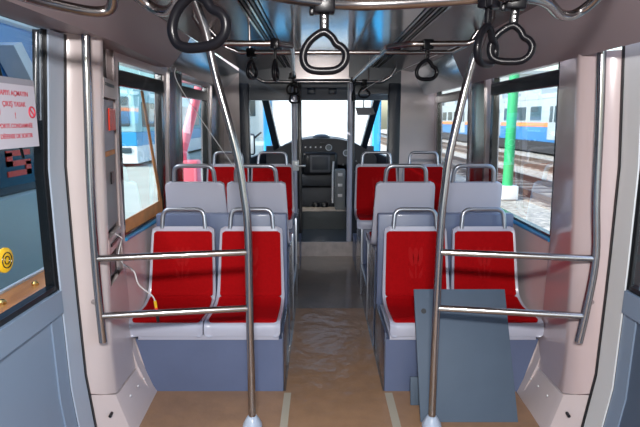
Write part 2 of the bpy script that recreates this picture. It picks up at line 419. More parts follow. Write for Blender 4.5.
# ------------------------------------------------------------------ driver's cab
bm = BM()
for sg, xa, xb in ((-1, -1.0, -.86), (1, 1.0, .86)):
    prism(bm, [(xa, 6.18), (xb, 8.3), (xb+sg*.05, 8.3), (xa+sg*.05, 6.18)], 0, 1.10, 'z')
prism(bm, [(-.86, 8.3), (.86, 8.3), (.8, 8.38), (-.8, 8.38)], 0, 1.2, 'z')
struct(link('wall_front', bm, 'dash'))
bm = BM()
for x0, x1, x2, x3 in ((-.80, -.74, -.68, -.60), (.75, .81, .62, .69)):
    q = [(x0, 7.0, 2.0), (x1+.03, 7.0, 2.0), (x3, 8.2, 1.0), (x2-.02, 8.2, 1.0)]
    A = [bm.verts.new(p) for p in q]; B = [bm.verts.new((p[0], p[1]+.12, p[2]+.03)) for p in q]
    bm.faces.new(A); bm.faces.new(B)
    for i in range(4): bm.faces.new([A[i], A[(i+1)%4], B[(i+1)%4], B[i]])
struct(link('trim_24', bm, 'navy', smooth=0))
bm = BM(); box(bm, -.9, .92, 6.98, 7.08, 1.865, 2.3, .01); box(bm, -1.0, 1.0, 6.18, 7.0, 2.22, 2.3); hdr = struct(link('trim_25', bm, 'panel_grey'))
for x in (-.115, .165):
    bm = BM(); box(bm, x-.055, x+.055, 6.965, 6.985, 1.94, 2.02, .008); link('vent', bm, 'navy', hdr)
wr = struct(empty('window_5'))
bm = BM(); bm.faces.new([bm.verts.new(p) for p in ((-.80, 7.06, 1.95), (.82, 7.06, 1.95), (.68, 8.28, 1.2), (-.68, 8.28, 1.2))]); link('pane', bm, 'glass', wr)
bm = BM()
for sg in (-1, 1): bm.faces.new([bm.verts.new(p) for p in ((sg*1.02, 6.2, .98), (sg*.88, 8.25, .98), (sg*.82, 7.1, 1.98), (sg*1.0, 6.2, 2.0))])
link('pane', bm, 'glass', wr)

dsh = empty('dashboard', (0.02, 7.5, .50), 'dark curved driver dashboard with dials below the windshield', 'dashboard')
bm = BM(); top = []
for k in range(25):
    t = -1+2*k/24; top.append((t*.76, .60+.26*(1-abs(t)**2.6)))
prism(bm, top+[(.76, .50), (-.76, .50)], -.35, .75, 'y'); bmesh.ops.bevel(bm, geom=[e for e in bm.edges if e.calc_face_angle(0) > .6], offset=.03, segments=2, affect='EDGES')
link('dash_top', bm, 'dash', dsh)
bm = BM(); box(bm, -.26, .22, -.45, -.30, .36, .68, .05, 3); link('instrument_binnacle', bm, 'black', dsh)
bm = BM(); box(bm, -.16, .12, -.465, -.44, .40, .64, .015); link('display_screen', bm, 'panel_grey', dsh)
bm = BM(); box(bm, -.13, .09, -.47, -.464, .44, .61, .004); link('screen_glass', bm, 'cab_grey', dsh)
for x, z in ((.10, .735), (.34, .66)):
    bm = BM(); pts = [(x+.04*math.cos(a), -.36, z+.04*math.sin(a)) for a in [2*math.pi*k/24 for k in range(24)]]
    tube(bm, pts, .006, 8, closed=True); box(bm, x-.04, x+.04, -.352, -.345, z-.004, z+.004); d = link('dial', bm, 'white', dsh)
    bm = BM(); cyl(bm, (x, -.355, z), (x, -.34, z), .036, 24); link('dial_face', bm, 'cab_light', d)
for i in range(4):
    bm = BM(); cyl(bm, (-.22+.07*i, -.365, .74), (-.22+.07*i, -.34, .74), .012, 12); link('button', bm, 'white', dsh)
for i in range(4):
    bm = BM(); cyl(bm, (.30+.06*i, -.365, .50+.05*(i % 2)), (.30+.06*i, -.34, .50+.05*(i % 2)), .012, 12); link('button', bm, 'cab_light' if i != 2 else 'orange_red', dsh)
bm = BM(); box(bm, -.02, .04, -.42, -.3, .78, .80, .005); link('wiper_stub', bm, 'black', dsh)
bm = BM(); lathe(bm, (0, -.1, .85), [(.13, 0), (.12, .03), (.07, .055), (.02, .06)], 20); link('dash_dome', bm, 'dash', dsh)
# console below
cns = empty('cab_console', (.02, 7.2, .405), 'dark grey panelled console below the dashboard with two round pedals', 'console')
bm = BM(); box(bm, -.30, .26, 0, .3, .0, .27, .01); link('lower_panel', bm, 'cab_grey', cns)
bm = BM(); box(bm, -.30, .26, -.05, .3, .29, .47, .03); link('upper_panel', bm, 'cab_grey', cns)
for x in (-.075, .045):
    bm = BM(); lathe(bm, (x, -.03, .0), [(.052, 0), (.052, .05), (.045, .062)], 18); link('pedal', bm, 'black', cns)
cb = empty('control_unit', (.27, 6.95, .405), 'pale upright control unit right of the pedals in the cab', 'control unit')
bm = BM(); box(bm, -.07, .07, -.05, .12, 0, .55, .02); link('body', bm, 'cab_light', cb)
bm = BM(); tube(bm, catmull([(-.09, -.05, .66), (-.10, -.06, .5), (-.10, -.07, .3), (-.10, -.06, .1)]), .012, 8); link('white_strip', bm, 'white', cb)
for z in (.2, .34, .48):
    bm = BM(); box(bm, -.03, .03, -.06, -.045, z-.02, z+.02, .005); link('switch', bm, 'white', cb)
vz = empty('sun_visor', (.60, 7.0, 1.72), 'dark blue visor hanging beside the right windshield pillar', 'visor')
bm = BM(); prism(bm, [(-.13, .05), (.10, .05), (.13, -.03), (.09, -.05), (-.10, -.05)], -.01, .02, 'y'); link('blade', bm, 'navy', vz)
bm = BM(); tube(bm, [(-.02, .01, .04), (-.02, .01, .20)], .008, 8); link('arm', bm, 'navy', vz)
mr = empty('side_mirror', (-1.12, 8.2, 1.22), 'grey exterior mirror outside the left cab window', 'mirror')
bm = BM(); box(bm, -.10, .10, -.04, .04, -.16, .18, .04, 3); link('housing', bm, 'cab_grey', mr)
bm = BM(); box(bm, -.08, .08, -.048, -.038, -.13, .15, .01); link('mirror_glass', bm, 'tram_white', mr)
bm = BM(); tube(bm, [(.08, 0, .1), (.2, 0, .2)], .015, 8); link('arm', bm, 'black', mr)

# ------------------------------------------------------------------ plinths under the seats
AX_L, AX_R = -.222, .388
def plinth_front(name, x0b, x0t, x1, label, film_side):
    root = empty(name, ((x0t+x1)/2, 2.86, 0), label, 'seat base'); cx = (x0t+x1)/2
    bm = BM(); prism(bm, [(x0b-cx, 0), (x1-cx, 0), (x1-cx, .335), (x0t-cx, .335)], 0, .50, 'y'); link('front_box', bm, 'plinth', root)
    bm = BM(); a, b = sorted((x0t, x1)); box(bm, a-cx+.02, b-cx-.02, -.012, .50, .335, .366, .003); link('seat_bearer', bm, 'shell', root)
    bm = BM(); box(bm, film_side-cx-.006, film_side-cx+.006, .012, .50, .0, .37, .003); link('film_cover', bm, 'plinth_film', root)
    return root
plinth_front('seat_plinth', -1.00, -1.085, AX_L, 'blue-grey seat base box under the front left pair of seats', AX_L)
plinth_front('seat_plinth', 1.19, 1.285, AX_R, 'blue-grey seat base box under the front right pair of seats, behind the leaning board', AX_R)
def shroud(x0, x1, label):
    root = empty('seat_shroud', ((x0+x1)/2, 3.40, 0), label, 'seat partition'); h = (x1-x0)/2
    bm = BM(); box(bm, -h, h, 0, .07, 0, .985, .012); link('back_panel', bm, 'plinth', root)
    return root
shroud(-1.10, AX_L, 'blue-grey partition between the front left seats and the raised seats behind')
shroud(AX_R, 1.30, 'blue-grey partition between the front right seats and the raised seats behind')
def raised(x0, x1, aisle, label):
    root = empty('raised_seat_platform', ((x0+x1)/2, 3.5, 0), label, 'seat platform'); cx = (x0+x1)/2; h = (x1-x0)/2; sg = 1 if aisle > cx else -1
    bm = BM(); box(bm, -h, h, 0, 2.50, 0, .28); link('platform', bm, 'plinth', root)
    bm = BM(); box(bm, -h, h, .01, .48, .28, .66, .01); link('seat_box', bm, 'plinth', root)
    bm = BM(); box(bm, -h, h, 1.16, 1.75, .28, .66, .01); link('seat_box', bm, 'plinth', root)
    e = aisle-cx
    bm = BM(); box(bm, e-.006, e+.006, 0, .50, 0, .70); box(bm, e-.006, e+.006, 1.14, 1.77, 0, .70); box(bm, e-.006, e+.006, .5, 1.14, 0, .27); link('film_cover', bm, 'plinth_film', root)
    bm = BM()
    for y in (.50, 1.14): box(bm, e-.012, e+.012, y-.012, y+.012, 0, .72, .003)
    box(bm, e-.012, e+.012, .5, 1.14, .268, .290, .003); link('edge_strip', bm, 'handle_steel', root)
raised(-1.06, AX_L, AX_L, 'blue-grey raised platform carrying the two facing left seat rows')
raised(AX_R, 1.26, AX_R, 'blue-grey raised platform carrying the two facing right seat rows')

# ------------------------------------------------------------------ seats
def surf(path, width, thick, flare=0.0, nx=21, off=0.0, round_end=.05):
    """L-shaped shell swept along a side profile; width(s) at arc share s; returns bmesh"""
    P = catmull([(0, y, z) for y, z in path], 6); L = [0]
    for a, b in zip(P, P[1:]): L.append(L[-1]+(b-a).length)
    T = L[-1]; bm = BM(); F = []; Bk = []
    for i, p in enumerate(P):
        t = (P[min(i+1, len(P)-1)]-P[max(i-1, 0)]).normalized(); nrm = Vector((0, -t.z, t.y))
        if nrm.y > 0 and abs(nrm.y) > abs(nrm.z) or nrm.z < -.2: nrm = -nrm
        s = L[i]/T; w_ = width(s)/2
        d = min(L[i], T-L[i])
        if d < round_end: w_ -= round_end - math.sqrt(max(0, round_end**2-(round_end-d)**2))
        fr, bk = [], []
        for k in range(nx):
            u = -1+2*k/(nx-1); x = u*w_; lift = flare*max(0, abs(u)-.9)/.1
            q = p+nrm*(off+lift)+Vector((x, 0, 0)); fr.append(bm.verts.new(q)); bk.append(bm.verts.new(q-nrm*(thick+lift*.3)))
        F.append(fr); Bk.append(bk)
    n = len(P)
    for i in range(n-1):
        for k in range(nx-1):
            bm.faces.new([F[i][k], F[i][k+1], F[i+1][k+1], F[i+1][k]]); bm.faces.new([Bk[i][k], Bk[i+1][k], Bk[i+1][k+1], Bk[i][k+1]])
        for k, A in ((0, 1), (nx-1, 0)): bm.faces.new([F[i][k], F[i+1][k], Bk[i+1][k], Bk[i][k]])
    for i in (0, n-1):
        for k in range(nx-1): bm.faces.new([F[i][k], F[i][k+1], Bk[i][k+1], Bk[i][k]])
    return bm
def make_seat():
    root = empty('tram_chair')
    prof = [(.268, .915), (.235, .78), (.20, .62), (.165, .50), (.115, .455), (.03, .438), (-.10, .442), (-.19, .448), (-.225, .435), (-.235, .405), (-.232, .365)]
    wd = lambda s: .405 + .035*min(1, s/.5)
    link('seat_shell', surf(prof, wd, .026, flare=.010, round_end=.03), 'shell', root)
    pad = link('back_pad', surf([(.258, .885), (.232, .78), (.198, .62), (.166, .51), (.145, .478)], lambda s: .378+.022*s, .02, off=.010, round_end=.018), 'red', root)
    bm = BM()
    for px, rot, w_, h_ in ((0, 0, .013, .078), (-.020, .16, .011, .085), (.020, -.16, .011, .085)):
        P = []
        for k in range(16):
            a = 2*math.pi*k/16; x = w_*math.sin(a); z = h_/2*math.cos(a); P.append((px+x*math.cos(rot)-z*math.sin(rot)*.9, .035+x*math.sin(rot)+z*math.cos(rot)))
        prism(bm, P, -.0015, .002, 'y')
    prism(bm, [(-.004, -.09), (.004, -.09), (.003, 0), (-.003, 0)], -.0015, .002, 'y')
    prism(bm, [(-.004, -.085), (-.028, -.045), (-.030, -.01), (-.014, -.04)], -.0015, .002, 'y'); prism(bm, [(.004, -.085), (.028, -.045), (.030, -.01), (.014, -.04)], -.0015, .002, 'y')
    link('tulip_emblem', bm, 'red_light', pad, loc=(0, .2000, .675), rot=(-.215, 0, 0), smooth=0).scale = (1.5, 1, 1.5)
    link('seat_pad', surf([(.140, .474), (.11, .458), (.03, .440), (-.10, .444), (-.185, .449), (-.215, .443)], lambda s: .40-.005*s, .02, off=.012, round_end=.02), 'red', root)
    bm = BM(); pts = fillet([(-.142, .272, .90), (-.132, .288, 1.025), (.132, .288, 1.025), (.142, .272, .90)], .055, 8); tube(bm, pts, .0145, 14)
    link('grab_handle', bm, 'handle_steel', root)
    bm = BM(); box(bm, -.185, .185, -.20, .12, .36, .41, .01); link('seat_pan', bm, 'shell', root)
    return root
def copy_tree(o):
    c = o.copy(); C.objects.link(c)
    for ch in list(o.children):
        d = ch.copy(); C.objects.link(d); d.parent = c
        for g in list(ch.children):
            e = g.copy(); C.objects.link(e); e.parent = d
    return c
spots = [
 (-.897, 3.06, 0, 0, 'red-padded front row seat beside the left wall', 'red seats facing the camera in the front row'),
 (-.450, 3.06, 0, 0, 'red-padded front row seat left of the aisle', 'red seats facing the camera in the front row'),
 (.625, 3.06, 0, 0, 'red-padded front row seat right of the aisle, behind the leaning board edge', 'red seats facing the camera in the front row'),
 (1.073, 3.06, 0, 0, 'red-padded front row seat beside the right wall, mostly behind the leaning board', 'red seats facing the camera in the front row'),
 (-.865, 3.82, .27, math.pi, 'seat seen from its plain grey back, beside the left wall', 'seats turned away showing grey backs'),
 (-.440, 3.82, .27, math.pi, 'seat seen from its plain grey back, left of the aisle', 'seats turned away showing grey backs'),
 (.590, 3.82, .27, math.pi, 'seat seen from its plain grey back, right of the aisle', 'seats turned away showing grey backs'),
 (1.055, 3.82, .27, math.pi, 'seat seen from its plain grey back, beside the right wall', 'seats turned away showing grey backs'),
 (-.905, 4.83, .265, 0, 'red-padded rear seat beside the left wall, near the cab', 'red seats facing the camera by the cab'),
 (-.470, 4.83, .265, 0, 'red-padded rear seat left of the aisle, near the cab door', 'red seats facing the camera by the cab'),
 (.555, 4.83, .265, 0, 'red-padded rear seat right of the aisle, near the cab door', 'red seats facing the camera by the cab'),
 (1.02, 4.83, .265, 0, 'red-padded rear seat beside the right wall, near the cab', 'red seats facing the camera by the cab')]
proto = make_seat()
for i, (x, y, z, rz, lb, gp) in enumerate(spots):
    o = proto if i == 0 else copy_tree(proto)
    o.location = (x, y, z); o.rotation_euler = (0, 0, rz); tag(o, lb, 'seat', gp)
    if abs(rz) < .1 and 0: pass

# cream armrest panel ends beside the outer seats
for x, lb in ((-1.10, 'left'), (1.30, 'right')):
    pass

# ------------------------------------------------------------------ barrier rails by the doors
def barrier(label, base, inner_up, outer, rails_x, hook):
    root = empty('barrier_rail', (base[0], base[1], 0), label, 'handrail')
    L = lambda p: (p[0]-base[0], p[1]-base[1], p[2])
    bm = BM(); tube(bm, catmull([L(p) for p in inner_up], 8), .0195, 18); link('aisle_pole', bm, 'steel', root)
    bm = BM(); lathe(bm, (0, 0, 0.004), [(.052, 0), (.050, .015), (.034, .045), (.024, .060), (.021, .062)], 24); link('base_flange', bm, 'jamb_blue', root)
    bm = BM(); tube(bm, catmull([L(p) for p in outer], 8), .019, 18); link('wall_pole', bm, 'steel', root)
    for z, zo in ((.955, .97), (.662, .69)):
        ox = interp([(p[2], p[0]) for p in sorted(outer, key=lambda q: q[2])], zo)
        bm = BM(); tube(bm, [L((base[0], base[1], z)), L((ox, outer[0][1], zo))], .0165, 16); link('rail', bm, 'steel', root)
    bm = BM(); sg = 1 if outer[0][0] > 0 else -1; z = .75; ox = interp([(p[2], p[0]) for p in sorted(outer, key=lambda q: q[2])], z)
    tube(bm, [L((ox, outer[0][1], z)), L((ox+sg*.04, outer[0][1]+.03, z))], .012, 12); link('wall_bracket', bm, 'steel', root)
    return root
barrier('steel barrier of pole and two rails left of the aisle', (-.358, 2.50),
  [(-.358, 2.5, .03), (-.358, 2.5, .6), (-.356, 2.5, 1.05), (-.372, 2.5, 1.25), (-.404, 2.5, 1.458), (-.49, 2.5, 1.81), (-.527, 2.5, 2.0), (-.57, 2.5, 2.13), (-.59, 2.5, 2.18)],
  [(-1.035, 2.32, .56), (-1.04, 2.32, .75), (-1.042, 2.32, .97), (-1.037, 2.32, 1.3), (-1.024, 2.32, 1.6), (-1.005, 2.32, 1.98)], None, None)
barrier('steel barrier with two rails right of the aisle, before the leaning board', (.592, 2.50),
  [(.592, 2.5, .03), (.592, 2.5, .6), (.597, 2.5, 1.09), (.608, 2.5, 1.28), (.627, 2.5, 1.458), (.702, 2.5, 1.83), (.753, 2.5, 1.987), (.785, 2.5, 2.12), (.81, 2.5, 2.19)],
  [(1.235, 2.32, .56), (1.255, 2.32, .72), (1.275, 2.32, .97), (1.252, 2.32, 1.25), (1.235, 2.32, 1.6), (1.215, 2.32, 1.91)], None, None)

# cab door poles
for x, lb, lock in ((-.298, 'upright pole left of the cab doorway, with a lock', True), (.350, 'upright pole right of the cab doorway', False)):
    root = empty('cab_door_pole', (x, 6.10, .0), lb, 'pole')
    bm = BM(); cyl(bm, (0, 0, 0), (0, 0, 2.05), .033, 18); link('pole', bm, 'shell', root)
    if lock:
        bm = BM(); box(bm, .035, .085, -.02, .02, .02, 2.03, .004); link('door_edge', bm, 'black', root)
        bm = BM(); box(bm, -.03, .05, -.05, -.02, 1.02, 1.14, .006); link('lock', bm, 'jamb_white', root)
        bm = BM(); tube(bm, fillet([(.02, -.045, 1.08), (.02, -.08, 1.08), (.13, -.08, 1.08)], .02), .009, 10); link('door_handle', bm, 'jamb_white', root)
    else:
        bm = BM(); box(bm, .033, .055, -.02, .02, .02, 2.03, .004); link('door_edge', bm, 'navy', root)

# ------------------------------------------------------------------ overhead rails
def overhead(label, pts, r=.0165, smooth=True, ends=True, name='overhead_rail', brackets=()):
    o = empty(name, pts[0], label, 'handrail'); b = Vector(pts[0])
    P = catmull(pts, 8) if smooth else fillet(pts, .07, 8)
    bm = BM(); tube(bm, [p-b for p in P], r, 16); link('tube', bm, 'steel_dark', o)
    for q in brackets:
        v = Vector(q)-b; bm = BM(); cyl(bm, v, v+Vector((0, 0, CZ-q[2])), .008, 10); link('hanger', bm, 'steel_dark', o)
    return o
overhead('nearest thick overhead grab rail curving across the middle and right',
  [(-.30, 1.12, 1.95), (-.20, 1.36, 1.93), (-.08, 1.47, 1.925), (.06, 1.545, 1.925), (.2, 1.545, 1.925), (.38, 1.49, 1.925), (.50, 1.47, 1.93), (.62, 1.52, 1.93), (.76, 1.72, 1.93), (.84, 1.77, 1.945), (.885, 1.70, 2.01), (.90, 1.60, 2.17)], .0165)
overhead('overhead rail with an upturned end near the upper left',
  [(-.22, .95, 1.96), (-.30, 1.28, 1.94), (-.40, 1.54, 1.93), (-.47, 1.67, 1.93), (-.53, 1.70, 1.95), (-.575, 1.66, 2.01), (-.60, 1.60, 2.18)], .0165)
overhead('outermost overhead rail with an upturned end at the upper left corner',
  [(-.86, 1.2, 1.95), (-.81, 1.48, 1.935), (-.745, 1.62, 1.93), (-.68, 1.68, 1.93), (-.64, 1.68, 1.95), (-.62, 1.63, 2.02), (-.615, 1.56, 2.18)], .0165)
overhead('middle left overhead rail running from the cove to the cab pole',
  [(-.70, 3.02, 2.17), (-.64, 3.03, 2.08), (-.57, 3.05, 2.03), (-.25, 3.06, 2.03), (-.165, 3.14, 2.03), (-.175, 3.5, 2.03), (-.298, 6.06, 2.03)], .0165, False)
overhead('middle right overhead rail running from the soffit to the cab pole',
  [(.96, 3.02, 2.17), (.92, 3.03, 2.06), (.84, 3.06, 2.03), (.52, 3.08, 2.03), (.40, 3.20, 2.03), (.35, 6.06, 2.03)], .0165, False)
overhead('straight overhead cross rail in front of the middle rails',
  [(-.70, 3.42, 2.17), (-.60, 3.44, 2.06), (-.52, 3.45, 2.03), (.84, 3.45, 2.03), (.95, 3.44, 2.08), (1.0, 3.42, 2.16)], .014, False, brackets=[(-.45, 3.45, 2.03)])
overhead('farthest overhead cross rail above the cab doorway',
  [(-.80, 5.96, 2.16), (-.73, 5.98, 2.08), (-.64, 6.0, 2.03), (.70, 6.0, 2.03), (.80, 5.99, 2.09), (.85, 5.97, 2.18)], .014, False, brackets=[(-.5, 6.0, 2.03), (.55, 6.0, 2.03)])

# ------------------------------------------------------------------ hanging straps
ring_pts = [(0, -.0), (-.024, -.010), (-.047, -.032), (-.060, -.062), (-.055, -.090), (-.035, -.104), (0, -.107), (.035, -.103), (.057, -.085), (.062, -.060), (.051, -.042), (.034, -.032), (.022, -.014)]
def strap_rail(x, y, z, rz, drop, label, tilt=0, sc=1.0, group=None):
    root = empty('hanging_strap', (x, y, z), label, 'hanging strap', group, rz)
    root.rotation_euler = (0, tilt, rz); root.scale = (sc, sc, sc)
    bm = BM(); box(bm, -.030, .030, -.024, .024, -.030, .026, .006); box(bm, -.042, -.028, -.010, .010, -.034, -.012, .003); link('clamp', bm, 'strap_black', root)
    bm = BM(); box(bm, -.013, .013, -.007, .007, -drop, -.02, .005); s = link('strap', bm, 'strap_black', root)
    bm = BM()
    for k in range(3):
        zz = -.038-k*(drop-.045)/3; cyl(bm, (0, -.009, zz), (0, -.006, zz), .0028, 10)
    link('rivet', bm, 'steel', s)
    bm = BM(); P = catmull([(px, 0, pz-drop+.006) for px, pz in ring_pts], 5, True); tube(bm, P, .0112, 12, closed=True); link('ring', bm, 'strap_black', root)
strap_rail(-.288, 1.24, 1.955, R(-12), .075, 'large black strap ring nearest the camera at the upper left', tilt=R(-4), sc=1.08)
strap_rail(.012, 1.53, 1.925, 0, .085, 'black strap ring hanging in the centre from the nearest rail')
strap_rail(.455, 1.47, 1.925, R(48), .085, 'narrow-looking turned strap ring, left of the pair at the upper right', sc=.93)
strap_rail(.535, 1.49, 1.925, R(-14), .082, 'black strap ring facing forward, right of the pair at the upper right', tilt=R(3), sc=.9)
strap_rail(-.255, 3.06, 2.03, R(84), .10, 'black strap seen edge-on, hanging from the middle left rail')
strap_rail(.615, 3.08, 2.03, R(10), .095, 'black strap ring hanging from the middle right rail')
strap_rail(-.265, 5.2, 2.03, R(15), .075, 'upper black strap ring in front of the left cab pole')
strap_rail(-.275, 5.75, 1.99, R(-20), .10, 'lower black strap ring behind it at the left cab pole')
strap_rail(.40, 4.55, 2.03, R(80), .14, 'black strap seen edge-on beside the right cab pole', sc=.9) if False else None
strap_rail(.362, 5.7, 2.03, R(75), .12, 'black strap seen edge-on at the right cab pole')
strap_rail(.50, 6.0, 2.03, R(5), .07, 'far black strap ring on the farthest cross rail, right of the cab doorway')
strap_rail(-.44, 3.45, 2.03, R(70), .06, 'black strap seen edge-on high over the left seats')

# ------------------------------------------------------------------ leaning board
lean = math.atan2(.30, .60)
bd = empty('leaning_board', (.803, 2.535, 0.004), 'blue-grey rectangular board leaning on the front right seats', 'board')
bm = BM(); box(bm, -.262, .262, 0, .016, 0, .715, .002)
b = link('sheet', bm, 'board', bd, rot=(-lean, 0, R(0)))
bm = BM(); cyl(bm, (-.213, -.002, .59), (-.213, .001, .59), .015, 20); link('hole', bm, 'black', b)
bm = BM(); box(bm, -.03, .05, 0, .014, 0, .16, .002)
o = link('offcut_board', bm, 'board', None, loc=(.545, 2.70, .006), rot=(R(-12), 0, 0)); tag(o, 'small dark board piece standing behind the leaning board by the floor', 'board')

# ------------------------------------------------------------------ left equipment bay
bay = empty('equipment_bay', (-1.08, 2.42, .78), 'open equipment bay with wiring in the cream pillar left of the window', 'equipment bay')
def L(p): return (p[0]+1.08, p[1]-2.42, p[2]-.78)
bm = BM(); A = []
ax, ay, bx, by = -1.035, 2.47, -1.115, 2.84
for z in (.78, 1.96):
    dx = 0.02 if z > 1 else 0
    A.append([L((ax-.055+dx, ay, z)), L((bx-.03+dx, by, z)), L((bx-.045+dx, by+.002, z)), L((ax-.075+dx, ay, z))])
vs = [[bm.verts.new(p) for p in r] for r in A]
for k in range(4): bm.faces.new([vs[0][k], vs[0][(k+1)%4], vs[1][(k+1)%4], vs[1][k]])
bm.faces.new(vs[0]); bm.faces.new(vs[1]); link('back_plate', bm, 'black', bay)
rotp = Matrix.Translation((0, 0, 0))
def slab(name, m, y0, y1, z0, z1, off, th=.01):
    bm = BM(); r = []
    for z in (z0, z1):
        xo = interp(RL, z)+.0; xe = interp(EL, z)
        def X(y): t = (y-2.43)/.45; return xo*(1-t)+xe*t
        r.append([L((X(y0)+off, y0, z)), L((X(y1)+off, y1, z)), L((X(y1)+off-th, y1, z)), L((X(y0)+off-th, y0, z))])
    v = [[bm.verts.new(p) for p in q] for q in r]
    for k in range(4): bm.faces.new([v[0][k], v[0][(k+1)%4], v[1][(k+1)%4], v[1][k]])
    bm.faces.new(v[0]); bm.faces.new(v[1]); return link(name, bm, m, bay, smooth=0)
slab('metal_box', 'grey_box', 2.49, 2.80, 1.45, 1.70, -.008, .03)
slab('warning_label', 'orange_red', 2.62, 2.80, 1.55, 1.66, .002, .006)
pl = slab('cover_plate', 'grey_plate', 2.50, 2.78, 1.06, 1.43, -.006, .01)
slab('plate_edge', 'cardboard', 2.50, 2.78, 1.425, 1.45, -.004, .01)
slab('latch', 'black', 2.62, 2.68, 1.28, 1.34, .002, .006)
slab('bay_divider', 'cream', 2.475, 2.835, 1.71, 1.80, .002, .03)
slab('slot', 'black', 2.52, 2.78, 1.765, 1.78, .005, .006)
slab('slot', 'black', 2.52, 2.78, .975, .990, .009, .006)
slab('bay_divider', 'cream', 2.475, 2.835, .94, 1.02, .002, .03)
slab('junction_box', 'grey_plate', 2.60, 2.70, .80, .90, -.02, .03)
bm = BM(); tube(bm, [L(p) for p in catmull([(-1.09, 2.66, 1.02), (-1.03, 2.62, 1.0), (-1.05, 2.66, .97), (-1.06, 2.64, .90), (-1.02, 2.62, .84), (-1.05, 2.70, .82)])], .0025, 6); link('wire', bm, 'white', bay)
cabl = empty('dangling_cable', (-1.05, 2.68, .84), 'white cable hanging from the bay, ending in an orange-banded black plug', 'cable')
def L2(p): return (p[0]+1.05, p[1]-2.68, p[2]-.84)
bm = BM(); tube(bm, [L2(p) for p in catmull([(-1.05, 2.68, .84), (-1.0, 2.68, .80), (-.985, 2.70, .72), (-.94, 2.76, .64), (-.93, 2.78, .60)])], .004, 8); link('cord', bm, 'white', cabl)
bm = BM(); cyl(bm, L2((-.93, 2.78, .60)), L2((-.922, 2.78, .52)), .008, 10); link('band', bm, 'yellow', cabl)
bm = BM(); cyl(bm, L2((-.926, 2.78, .56)), L2((-.922, 2.78, .525)), .0095, 10); link('red_band', bm, 'orange_red', cabl)
bm = BM(); cyl(bm, L2((-.922, 2.78, .525)), L2((-.918, 2.78, .475)), .009, 10); link('plug', bm, 'black', cabl)

# thin pull cords from the coves
for pts, lb in (([(-1.0, 3.7, 1.96), (-.97, 3.75, 1.80), (-.45, 3.6, 1.06)], 'thin white cord running down from the left cove to a grey seat back'),
                ([(.95, 3.5, 2.10), (.6, 4.9, 1.99), (.42, 5.3, 1.89)], 'thin white cord stretched below the right cove toward the cab')):
    b0 = Vector(pts[0]); bm = BM(); tube(bm, [Vector(p)-b0 for p in catmull(pts, 6)], .0028, 6); o = link('pull_cord', bm, 'white', None, loc=pts[0]); tag(o, lb, 'cord')
# strip with screws on the left cove; white sliver imitates a flash highlight
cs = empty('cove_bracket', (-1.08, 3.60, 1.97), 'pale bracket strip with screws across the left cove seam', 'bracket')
bm = BM(); prism(bm, [(0.0, 0), (.17, .21), (.165, .218), (-.005, .006)], -.02, .02, 'y'); link('strip', bm, 'steel', cs, loc=(.008, 0, -.012))
for y in (-.05, .05):
    bm = BM(); cyl(bm, (.03, y, .010), (.042, y, .000), .016, 14); link('screw', bm, 'black', cs)
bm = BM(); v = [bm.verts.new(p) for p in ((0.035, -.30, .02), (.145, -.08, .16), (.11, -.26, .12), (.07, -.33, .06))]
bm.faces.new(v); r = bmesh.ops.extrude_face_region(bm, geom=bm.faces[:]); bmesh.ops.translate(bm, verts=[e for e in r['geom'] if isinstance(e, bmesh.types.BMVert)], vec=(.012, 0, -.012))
link('flash_highlight', bm, 'white', cs)

# cardboard protection on the window
cp = empty('cardboard_strip', (-1.165, 3.2, .93), 'brown cardboard strip along the bottom and edge of the left window', 'cardboard')
bm = BM(); prism(bm, [(-.22, 0), (.56, 0), (.56, .10), (-.22, .085)], 0, .006, 'x'); link('lower_piece', bm, 'cardboard', cp)
bm = BM(); prism(bm, [(.50, .1), (.55, .1), (.28, .86), (.24, .86)], 0, .006, 'x'); link('upright_piece', bm, 'cardboard', cp)

# door sign
sg = empty('door_sign', (-1.116, 1.925, 1.625), 'white paper notice with red print taped to the left door glass', 'sign')
sg.rotation_euler = (R(90), 0, R(90))
bm = BM(); box(bm, -.155, .145, -.125, .125, -.0008, .0008, 0); link('paper', bm, 'paper_white', sg)
bm = BM(); box(bm, -.155, .145, .105, .128, .001, .0014, 0); link('tape', bm, 'grey_box', sg)
def text(body, size, x, y, parent, m, z=.002):
    cu = bpy.data.curves.new('text', 'FONT'); cu.body = body; cu.size = size; cu.align_x = 'CENTER'; cu.align_y = 'CENTER'; cu.extrude = .0003; cu.offset = size*.012
    t = bpy.data.objects.new('text', cu); C.objects.link(t); bpy.context.view_layer.update()
    me = bpy.data.meshes.new_from_object(t.evaluated_get(bpy.context.evaluated_depsgraph_get())); bpy.data.objects.remove(t)
    me.materials.clear(); me.materials.append(M[m])
    o = bpy.data.objects.new('lettering', me); C.objects.link(o); o.parent = parent; o.location = (x, y, z); return o
text('KAPIYI AÇMAYIN', .025, 0, .072, sg, 'print_red'); text('ÇIKIŞ YASAK', .025, 0, .033, sg, 'print_red'); text('!', .030, 0, -.008, sg, 'print_red')
text('PORTE CONDAMNÉE', .0225, 0, -.045, sg, 'print_red'); text('DÉFENSE DE SORTIR', .0225, 0, -.082, sg, 'print_red')
for x in (-.115, .112):
    bm = BM(); P = [(x+.020*math.cos(a), .006+.020*math.sin(a), .002) for a in [2*math.pi*k/24 for k in range(24)]]; tube(bm, P, .0032, 6, closed=True)
    tube(bm, [(x-.014, .020, .002), (x+.014, -.008, .002)], .0028, 6); link('prohibition_mark', bm, 'print_red', sg)
